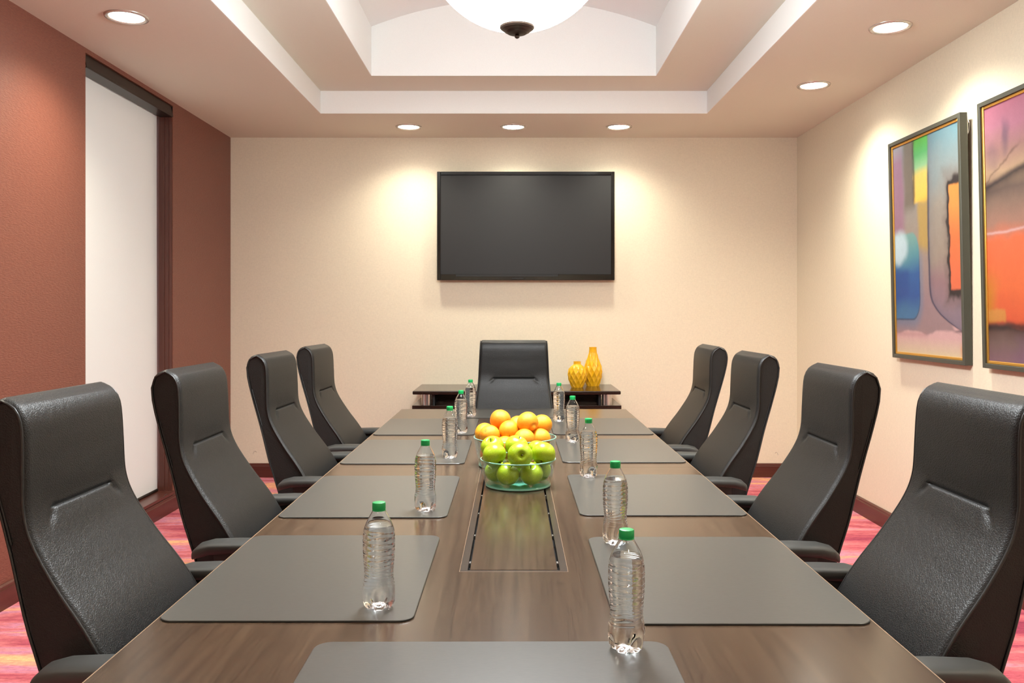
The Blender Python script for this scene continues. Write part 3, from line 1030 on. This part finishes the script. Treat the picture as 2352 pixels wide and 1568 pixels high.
def make_backrest(parent):
    fr = resample(catmull([(p[0], p[1], 0) for p in FRONT]), 900)[:, :2]
    wt = 1 + 7 * np.exp(-((fr[:, 1] - .910) / .022) ** 2)     # more rings around the stitched crease
    cw = np.cumsum(wt)
    sel = np.interp(np.linspace(cw[0], cw[-1], 190), cw, np.arange(900))
    fr = np.stack([np.interp(sel, np.arange(900), fr[:, k]) for k in range(2)], -1)
    bk = resample(catmull([(p[0], p[1], 0) for p in BACKP]), 60)[:, :2]
    prof = np.concatenate([fr, bk[1:]], 0)
    N = len(prof)
    tan = np.gradient(prof, axis=0)
    tan /= np.linalg.norm(tan, axis=1)[:, None]
    nor = np.stack([tan[:, 1], -tan[:, 0]], -1)      # points out of the front
    MV = 71
    v = np.linspace(-1, 1, MV)
    hw = half_w(prof[:, 1])
    Yg = hw[:, None] * v[None, :]
    Zb = np.repeat(prof[:, 1][:, None], MV, 1)
    isf = (np.arange(N) < 184).astype(float)[:, None]
    # edge rounding and gentle crown
    edge = (hw[:, None] - np.abs(Yg))
    disp = -.010 * np.clip(1 - edge / .016, 0, 1) ** 2
    disp = disp + .004 * (1 - v[None, :] ** 2) * isf
    # stitched crease between headrest and lumbar cushion, pinched at both ends
    ay = np.abs(Yg)
    zc = .914 - 1.6 * np.clip(ay - .105, 0, 1) ** 2
    mask = 1 - smoothstep(.112, .140, ay)
    dzc = Zb - zc
    crease = -.0075 * np.exp(-(np.abs(dzc) / .0032) ** 1.2) * mask
    crease += -.0022 * np.exp(-(dzc / .022) ** 2) * (1 - smoothstep(.08, .18, ay))
    crease += .0018 * np.exp(-((Zb - zc + .032) / .030) ** 2) * (1 - smoothstep(.07, .21, ay))
    crease += .0012 * np.exp(-((Zb - zc - .05) / .035) ** 2) * (1 - smoothstep(.07, .21, ay))
    # diagonal end dents
    a1 = (ay - .136); a2 = (Zb - .900)
    p = a1 * .75 - a2 * .66; q = a1 * .66 + a2 * .75
    crease += -.0042 * np.exp(-(p / .024) ** 2 - (q / .009) ** 2)
    disp = disp + crease * isf
    X = prof[:, 0][:, None] + nor[:, 0][:, None] * disp
    Z = prof[:, 1][:, None] + nor[:, 1][:, None] * disp
    vt = np.stack([X, Yg, Z], -1).reshape(-1, 3)
    idx = np.arange(N * MV).reshape(N, MV)
    fc = np.stack([idx[:-1, :-1], idx[1:, :-1], idx[1:, 1:], idx[:-1, 1:]], -1).reshape(-1, 4)
    br = MB().add(vt.tolist(), fc.tolist()).build('backrest', M['leather'], parent, smooth=True)
    # close the bottom
    for s, col in ((-1, 0), (1, MV - 1)):
        loop = [(prof[i, 0] - nor[i, 0] * .010, s * (hw[i] - .0015), prof[i, 1] - nor[i, 1] * .010) for i in range(0, N, 3)]
        loop.append((prof[-1, 0] - nor[-1, 0] * .010, s * (hw[-1] - .0015), prof[-1, 1]))
        # slightly cushioned side panel: outer loop plus an inner loop raised a touch
        cxm = .5 * (prof[:, 0].min() + prof[:, 0].max())
        n = len(loop)
        mb = MB()
        mb.v = list(loop)
        half = n
        front_n = n
        mb.f.append(tuple(range(n)))
        mb.build('side_panel', M['leather'], br)
        pip = [(prof[i, 0] - nor[i, 0] * .0065, s * (hw[i] - .0005), prof[i, 1] - nor[i, 1] * .0065) for i in range(0, N, 3)]
        MB().tube(pip, .0032, 7).build('piping', M['piping'], br, smooth=True)
        slit = [(x + .010, y + s * .0012, z) for (x, y, z) in [(prof[i, 0] - nor[i, 0] * .004, s * hw[i], prof[i, 1]) for i in range(202, 216, 2)]]
        MB().tube(slit, .002, 5).build('zip_seam', M['dark'], br)
    return br

def rounded_loft(sections, n=20, p=3.2):
    """sections: (x, y, z, half_width_y, half_height_z); superellipse cross-sections along x"""
    mb = MB()
    for (x, y, z, a, b) in sections:
        for k in range(n):
            t = 2 * PI * k / n
            c, s_ = math.cos(t), math.sin(t)
            mb.v.append((x, y + a * math.copysign(abs(c) ** (2 / p), c), z + b * math.copysign(abs(s_) ** (2 / p), s_)))
    m = len(sections)
    for i in range(m - 1):
        for k in range(n):
            k2 = (k + 1) % n
            mb.f.append((i * n + k, i * n + k2, (i + 1) * n + k2, (i + 1) * n + k))
    mb.f.append(tuple(reversed(range(n))))
    mb.f.append(tuple((m - 1) * n + k for k in range(n)))
    return mb

def make_chair():
    r = empty('executive_chair')
    make_backrest(r)
    # seat
    sec = []
    for x, h in ((-.30, .030), (-.285, .045), (-.24, .052), (-.1, .055), (.08, .055), (.18, .052), (.225, .042), (.245, .022)):
        sec.append((x, 0, .425 - (.055 - h) * .2, .246 if h > .035 else .232, h))
    rounded_loft(sec, 32, 4).build('seat', M['leather'], r, smooth=True)
    for s in (-1, 1):
        ya = s * .305
        arm = [(-.325, ya, .622, .018, .008), (-.321, ya, .626, .030, .014), (-.305, ya, .636, .036, .019), (-.27, ya, .645, .039, .019), (-.2, ya, .648, .041, .018),
               (-.06, ya, .648, .042, .017), (.02, ya, .646, .041, .016), (.055, ya, .642, .034, .013), (.066, ya, .638, .020, .007)]
        ap = rounded_loft(arm, 24, 3).build('arm_pad', M['armpad'], r, smooth=True)
        MB().tube([(-.155, ya - .03, .6665), (-.145, ya - .012, .667), (-.145, ya + .012, .667), (-.155, ya + .03, .6665)], .0008, 5).build('pad_seam', M['plastic'], ap)
        MB().lathe([(.011, 0), (.011, .006)], 16).build('bolt_hole', M['dark'], ap)
        bh_ = ap.children[-1]
        bh_.rotation_euler = (0, -PI / 2, 0)
        bh_.location = (-.318, ya, .622)
        su = MB()
        su.box(-.26, -.02, ya - .022, ya + .022, .600, .634)
        su.add([(-.20, ya - .018, .36), (-.20, ya + .018, .36), (-.03, ya + .018, .36), (-.03, ya - .018, .36),
                (-.26, ya - .018, .605), (-.26, ya + .018, .605), (-.05, ya + .018, .605), (-.05, ya - .018, .605)],
               [(0, 1, 2, 3), (4, 7, 6, 5), (0, 4, 5, 1), (1, 5, 6, 2), (2, 6, 7, 3), (3, 7, 4, 0)])
        y_in = s * .10
        ylo, yhi = min(ya, y_in), max(ya, y_in)
        su.box(-.17, -.06, ylo, yhi, .345, .372)
        su.build('arm_support', M['plastic'], r)
    B(-.16, .12, -.11, .11, .325, .375).build('mechanism', M['plastic'], r, bevel=.008)
    MB().lathe([(.030, .10), (.030, .22), (.018, .22), (.018, .33)], 20).build('gas_lift', M['plastic'], r, smooth=True, angle=40)
    MB().lathe([(.052, .07), (.052, .115), (.036, .13)], 24).build('base_hub', M['plastic'], r, smooth=True, angle=40)
    for k in range(5):
        a = 2 * PI * k / 5 + .3
        c, s_ = math.cos(a), math.sin(a)
        lg = MB().tube([(.04 * c, .04 * s_, .098), (.18 * c, .18 * s_, .088), (.275 * c, .275 * s_, .074)], [.024, .020, .015], 10).build('base_leg', M['plastic'], r, smooth=True, angle=50)
        w = MB().lathe([(.018, -.022), (.026, -.018), (.027, 0), (.026, .018), (.018, .022)], 20).build('caster', M['plastic'], lg, smooth=True, angle=40)
        w.location = (.272 * c, .272 * s_, .0275)
        w.rotation_euler = (PI / 2, 0, a + .4)
    return r

proto = make_chair()
CH_Y = (1.895, 2.735, 3.655, 4.49)
first = True
def place_chair(x, y, rz, label):
    global first
    o = proto if first else copy_tree(proto)
    first = False
    o.location = (x, y, 0)
    o.rotation_euler = (0, 0, rz)
    tag(o, label, 'chair', 'black leather executive chairs round the table')
for i, y in enumerate(CH_Y):
    place_chair((-.578, -.60, -.605, -.615)[i], y, (0.0, 0.0, -.035, -.03)[i], 'black leather high-back chair on the blind side of the table, %s counted from the television' % ORD[i])
for i, y in enumerate((1.885, 2.705, 3.655, 4.485)):
    place_chair(.60, y, PI + (0.0, 0, .01, -.01)[i], 'black leather high-back chair on the painting side of the table, %s counted from the television' % ORD[i])
place_chair(.0, 4.865, -PI / 2, 'black leather high-back chair at the table head below the television')

# ------------------------------------------------------------------ water bottles
def bottle_mesh():
    H_ = .1925
    key = [(.0, .0245), (.004, .0285), (.010, .0308), (.018, .0318), (.034, .0320), (.044, .0312), (.056, .0290), (.066, .0284), (.080, .0292), (.095, .0305),
           (.110, .0313), (.130, .0315), (.142, .0312), (.150, .0300), (.158, .0278), (.168, .0238), (.178, .0185), (.184, .0150), (.188, .0128), (H_, .0122)]
    kz = np.array([k[0] for k in key]); kr = np.array([k[1] for k in key])
    NZ, NA = 150, 72
    z = np.linspace(0, H_, NZ)
    r = np.interp(z, kz, kr)
    for _ in range(3):
        r[1:-1] = .25 * r[:-2] + .5 * r[1:-1] + .25 * r[2:]
    A = np.linspace(0, 2 * PI, NA, endpoint=False)
    Zg, Ag = np.meshgrid(z, A, indexing='ij')
    Rg = np.repeat(r[:, None], NA, 1)
    # label panel ribs, slightly wavy, and slanted grip ribs at the waist
    wav = .0011 * np.sin(3 * Ag + 1.0) + .0007 * np.sin(5 * Ag)
    def rib(zc, amp, w, wv):
        return -amp * np.exp(-((Zg - zc - wv) / w) ** 2)
    for k, zc in enumerate((.093, .1035, .114, .1245, .135, .1455)):
        Rg += rib(zc, .00125, .0013, wav * (1 if k % 2 else -1))
    for k, zc in enumerate((.046, .0525, .059, .0655, .072, .0785, .085)):
        Rg += rib(zc, .0011, .0014, .0026 * np.sin(2 * Ag + .5 * k) + wav)
    # five moulded feet
    foot = (1 - smoothstep(.004, .034, Zg)) * (.5 - .5 * np.cos(5 * Ag)) ** 3
    Rg *= 1 - .34 * foot
    vt = []; fc = []
    Zf = Zg.copy()
    for i in range(NZ):
        for k in range(NA):
            vt.append((Rg[i, k] * math.cos(A[k]), Rg[i, k] * math.sin(A[k]), Zf[i, k]))
    for i in range(NZ - 1):
        for k in range(NA):
            k2 = (k + 1) % NA
            fc.append((i * NA + k, i * NA + k2, (i + 1) * NA + k2, (i + 1) * NA + k))
    # domed underside
    prev = 0
    for (t, zz) in ((.8, .0015), (.55, .006), (.3, .010)):
        st = len(vt)
        for k in range(NA):
            vt.append((Rg[0, k] * t * math.cos(A[k]), Rg[0, k] * t * math.sin(A[k]), zz + .004 * (.5 - .5 * math.cos(5 * A[k])) * t))
        for k in range(NA):
            k2 = (k + 1) % NA
            fc.append((prev + k2, prev + k, st + k, st + k2))
        prev = st
    fc.append(tuple(reversed([prev + k for k in range(NA)])))
    fc.append(tuple((NZ - 1) * NA + k for k in range(NA)))
    # air space above the water line (inward-facing shell)
    zi = np.linspace(.1605, H_ - .002, 14)
    ri = np.interp(zi, z, r) - .0009
    st = len(vt)
    for i in range(14):
        for k in range(NA):
            vt.append((ri[i] * math.cos(A[k]), ri[i] * math.sin(A[k]), zi[i]))
    for i in range(13):
        for k in range(NA):
            k2 = (k + 1) % NA
            fc.append((st + i * NA + k2, st + i * NA + k, st + (i + 1) * NA + k, st + (i + 1) * NA + k2))
    fc.append(tuple(st + k for k in range(NA)))
    fc.append(tuple(reversed([st + 13 * NA + k for k in range(NA)])))
    me = bpy.data.meshes.new('bottle_body')
    me.from_pydata(vt, [], fc)
    me.materials.append(M['bottle'])
    me.polygons.foreach_set('use_smooth', [True] * len(me.polygons))
    me.update()
    me.set_sharp_from_angle(angle=math.radians(60))
    return me

def make_bottle():
    r = empty('water_bottle')
    o = bpy.data.objects.new('bottle_body', bottle_mesh())
    COL.objects.link(o); o.parent = r
    # knurled screw cap
    mb = MB()
    n = 60
    prof = [(.0128, .1915), (.0131, .192), (.0131, .1995), (.0131, .2025), (.0122, .2045), (.0105, .205)]
    for j, (rr, zz) in enumerate(prof):
        for k in range(n):
            q = rr - (.00035 if (k % 2 and j in (2,)) else 0)
            a = 2 * PI * k / n
            mb.v.append((q * math.cos(a), q * math.sin(a), zz))
    for j in range(len(prof) - 1):
        for k in range(n):
            k2 = (k + 1) % n
            mb.f.append((j * n + k, j * n + k2, (j + 1) * n + k2, (j + 1) * n + k))
    mb.f += [tuple(reversed(range(n))), tuple((len(prof) - 1) * n + k for k in range(n))]
    mb.build('cap', M['cap'], r, smooth=True, angle=40)
    MB().lathe([(.0126, .1885), (.0133, .1888), (.0133, .1908), (.0126, .1911)], 40, False, False).build('tamper_ring', M['cap'], r, smooth=True, angle=40)
    return r
bp = make_bottle()
ORD5 = ['fifth', 'fourth', 'third', 'second', 'first']
MATZ = TZ + .0041
bot = []
for i, (x, y) in enumerate(((-.265, 1.652), (-.259, 2.462), (-.255, 3.351), (-.254, 4.046), (-.242, 4.700))):
    bot.append((x, y, 'blind side', i))
for i, (x, y) in enumerate(((.194, 1.445), (.255, 2.109), (.264, 2.965), (.264, 3.770), (.241, 4.480))):
    bot.append((x, y, 'painting side', i))
for k, (x, y, side, i) in enumerate(bot):
    o = bp if k == 0 else copy_tree(bp)
    zz = MATZ
    o.location = (x, y, zz)
    o.rotation_euler = (0, 0, 1.1 + k * 1.37)
    tag(o, 'clear water bottle with green cap, %s from the television on the %s' % (ORD5[i], side), 'bottle', 'green-capped water bottles along the table')

# ------------------------------------------------------------------ fruit bowls
def make_bowl(loc, rb, rt, h, label):
    o = empty('glass_bowl', loc)
    tag(o, label, 'bowl')
    wt = .004
    outer = [(rb * .93, 0), (rb * .98, .001), (rb, .004)]
    for k in range(1, 9):
        t = k / 8
        outer.append((rb + (rt - rb) * (t ** .85), .004 + (h - .005) * t))
    inner = [(max(.01, r_ - wt), max(z, .008)) for (r_, z) in reversed(outer[2:])]
    mb = MB()
    mb.lathe(outer[2:] + inner, 72, False, False)
    mb.build('wall', M['bowl'], o, smooth=True, angle=40)
    MB().lathe([(rb * .93, 0), (rb * .98, .001), (rb - .0005, .004), (rb - wt, .0080)], 72, True, True).build('base', M['bowlbase'], o, smooth=True, angle=40)
    rr = rt - wt / 2
    pts = [(rr * math.cos(2 * PI * k / 72), rr * math.sin(2 * PI * k / 72), h - .0005) for k in range(73)]
    MB().tube(pts, .0021, 8, False).build('rim', M['bowlrim'], o, smooth=True)
    rr = rb - .002
    pts = [(rr * math.cos(2 * PI * k / 72), rr * math.sin(2 * PI * k / 72), .0035) for k in range(73)]
    MB().tube(pts, .0026, 8, False).build('foot_ring', M['bowlrim'], o, smooth=True)
    return o
BZ = TZ + .0005
make_bowl((.0146, 2.835, BZ), .110, .1275, .090, 'smaller clear glass bowl filled with green apples')
make_bowl((.005, 3.21, TZ + .0005), .139, .158, .108, 'larger clear glass bowl piled with oranges, behind the apples')

# apples
def apple_mesh():
    mb = MB()
    n, m = 40, 30
    vt = []; fc = []
    for i in range(m + 1):
        th = PI * i / m
        for k in range(n):
            a = 2 * PI * k / n
            rr = 1 + .02 * math.cos(5 * a) * (1 - math.cos(th)) * .5
            R = .98 * math.sin(th) * rr * (1 + .06 * math.cos(th))
            zz = .90 * math.cos(th)
            # dimples at both poles
            s = math.sin(th)
            if th < PI / 2: zz -= .34 * math.exp(-(s / .22) ** 2)
            else: zz += .22 * math.exp(-(s / .20) ** 2)
            vt.append((R * math.cos(a), R * math.sin(a), zz))
    for i in range(m):
        for k in range(n):
            k2 = (k + 1) % n
            fc.append((i * n + k, (i + 1) * n + k, (i + 1) * n + k2, i * n + k2))
    return mb.add(vt, fc).mesh('apple', M['apple'], True)
ap_me = apple_mesh()
stem_me = MB().tube([(0, 0, .52), (.02, 0, .72), (.07, .02, .92)], [.035, .03, .04], 8).mesh('stem', M['stem'], True)
calyx_me = MB().lathe([(.10, -.66), (.07, -.74), (.02, -.70)], 10).mesh('calyx', M['calyx'], True)
AP = [(-.0200, 2.7696, .7880, .039, (.3, .4, 0), 'lower green apple seen through glass, front pair, window side'),
      (.0578, 2.7749, .7880, .039, (.2, -.5, 1), 'lower green apple seen through glass, front pair, painting side'),
      (-.0610, 2.8335, .7860, .037, (-.4, -.3, 2), 'lower green apple at the bowl edge facing the blind'),
      (.0897, 2.8438, .7860, .037, (.5, .5, 3), 'lower green apple at the bowl edge facing the paintings'),
      (.0200, 2.9000, .7870, .038, (.1, .2, 4), 'green apple buried at the back bottom of the bowl'),
      (-.0654, 2.7900, .8494, .040, (2.6, -.5, .3), 'yellow-green apple of the front row, above the rim on the blind side'),
      (.0206, 2.7474, .8539, .0415, (1.40, .0, .14), 'front green apple showing its dark round hollow'),
      (.0994, 2.8017, .8509, .041, (2.7, .6, .4), 'bright yellow-green apple of the front row on the painting side'),
      (-.0730, 2.8706, .8605, .040, (.45, -.35, .2), 'green apple with stem on top, back row, blind side'),
      (.0095, 2.8698, .8636, .040, (.35, -.05, 1.2), 'green apple with stem on top, middle of the back row'),
      (.0833, 2.8879, .8464, .038, (.30, .2, 2.0), 'green apple with stem on top, back row, painting side')]
for (x, y, z, r_, rot, lab) in AP:
    o = empty('apple', (x, y, z + .0015))
    for nm, me in (('flesh', ap_me), ('stem', stem_me), ('calyx', calyx_me)):
        c = bpy.data.objects.new(nm, me); COL.objects.link(c); c.parent = o
    s = r_ / .98
    o.scale = (s, s, s)
    o.rotation_euler = rot
    tag(o, lab, 'apple', 'green apples in the smaller glass bowl')

# oranges
def orange_mesh(navel):
    vt = []; fc = []
    n, m = 36, 26
    for i in range(m + 1):
        th = PI * i / m
        for k in range(n):
            a = 2 * PI * k / n
            R = 1 + .012 * math.sin(3 * a + 2 * th) * math.sin(th)
            s = math.sin(th)
            zz = math.cos(th)
            if th < PI / 2: zz -= .05 * math.exp(-(s / .16) ** 2)
            if navel and th > PI / 2:
                zz -= .16 * math.exp(-(s / .24) ** 2)
                zz += .10 * math.exp(-((s - .33) / .07) ** 2)
            vt.append((R * s * math.cos(a), R * s * math.sin(a), R * zz))
    for i in range(m):
        for k in range(n):
            k2 = (k + 1) % n
            fc.append((i * n + k, (i + 1) * n + k, (i + 1) * n + k2, i * n + k2))
    return MB().add(vt, fc).mesh('orange', M['orange'], True)
or_me = orange_mesh(False); nav_me = orange_mesh(True)
btn_me = MB().lathe([(.07, .93), (.06, .965), (.03, .97)], 10).mesh('stem_button', M['calyx'], True)
OG = [(-.0899, 3.1428, .8631, .0385, 'orange of the front row at the blind side'),
      (-.0324, 3.1068, .8268, .0385, 'orange of the front row, second from the blind side'),
      (.0392, 3.1005, .8545, .0385, 'deep orange fruit of the front row, third from the blind side'),
      (.1000, 3.1475, .8490, .0385, 'orange of the front row at the painting side'),
      (-.1105, 3.2170, .8604, .0385, 'orange of the second row at the blind side'),
      (-.0169, 3.1627, .8775, .0385, 'orange in the middle of the pile above the front row'),
      (.0525, 3.1529, .9093, .0400, 'navel orange with a knobbly end near the top of the pile'),
      (-.0516, 3.2235, .9096, .0400, 'topmost orange of the pile'),
      (.0153, 3.2515, .8834, .0385, 'orange at the back of the pile behind the navel orange'),
      (.1091, 3.2400, .8895, .0390, 'high orange at the back of the pile on the painting side'),
      (-.0889, 3.1685, .7875, .0385, 'lower orange seen through the glass at the blind side')]
hid = 'orange buried under the pile in the larger bowl'
OG += [(x, y, .7865, .0375, hid) for (x, y) in ((-.001, 3.1631), (.0633, 3.1245), (.1066, 3.1902), (-.0762, 3.2435), (-.0014, 3.2381), (.0713, 3.2564), (.0001, 3.3131))]
rng = random.Random(5)
for i, (x, y, z, r_, lab) in enumerate(OG):
    o = empty('orange', (x, y, z + .001))
    c = bpy.data.objects.new('peel', nav_me if i == 6 else or_me); COL.objects.link(c); c.parent = o
    c = bpy.data.objects.new('stem_button', btn_me); COL.objects.link(c); c.parent = o
    o.scale = (r_, r_, r_)
    o.rotation_euler = (-1.2, .9, 0) if i == 6 else (rng.uniform(-2, 2), rng.uniform(-2, 2), rng.uniform(0, 6))
    if i == 6:
        o.rotation_euler = Vector((-.55, .75, .45)).to_track_quat('Z', 'Y').to_euler()
    tag(o, lab, 'orange', 'oranges in the larger glass bowl')
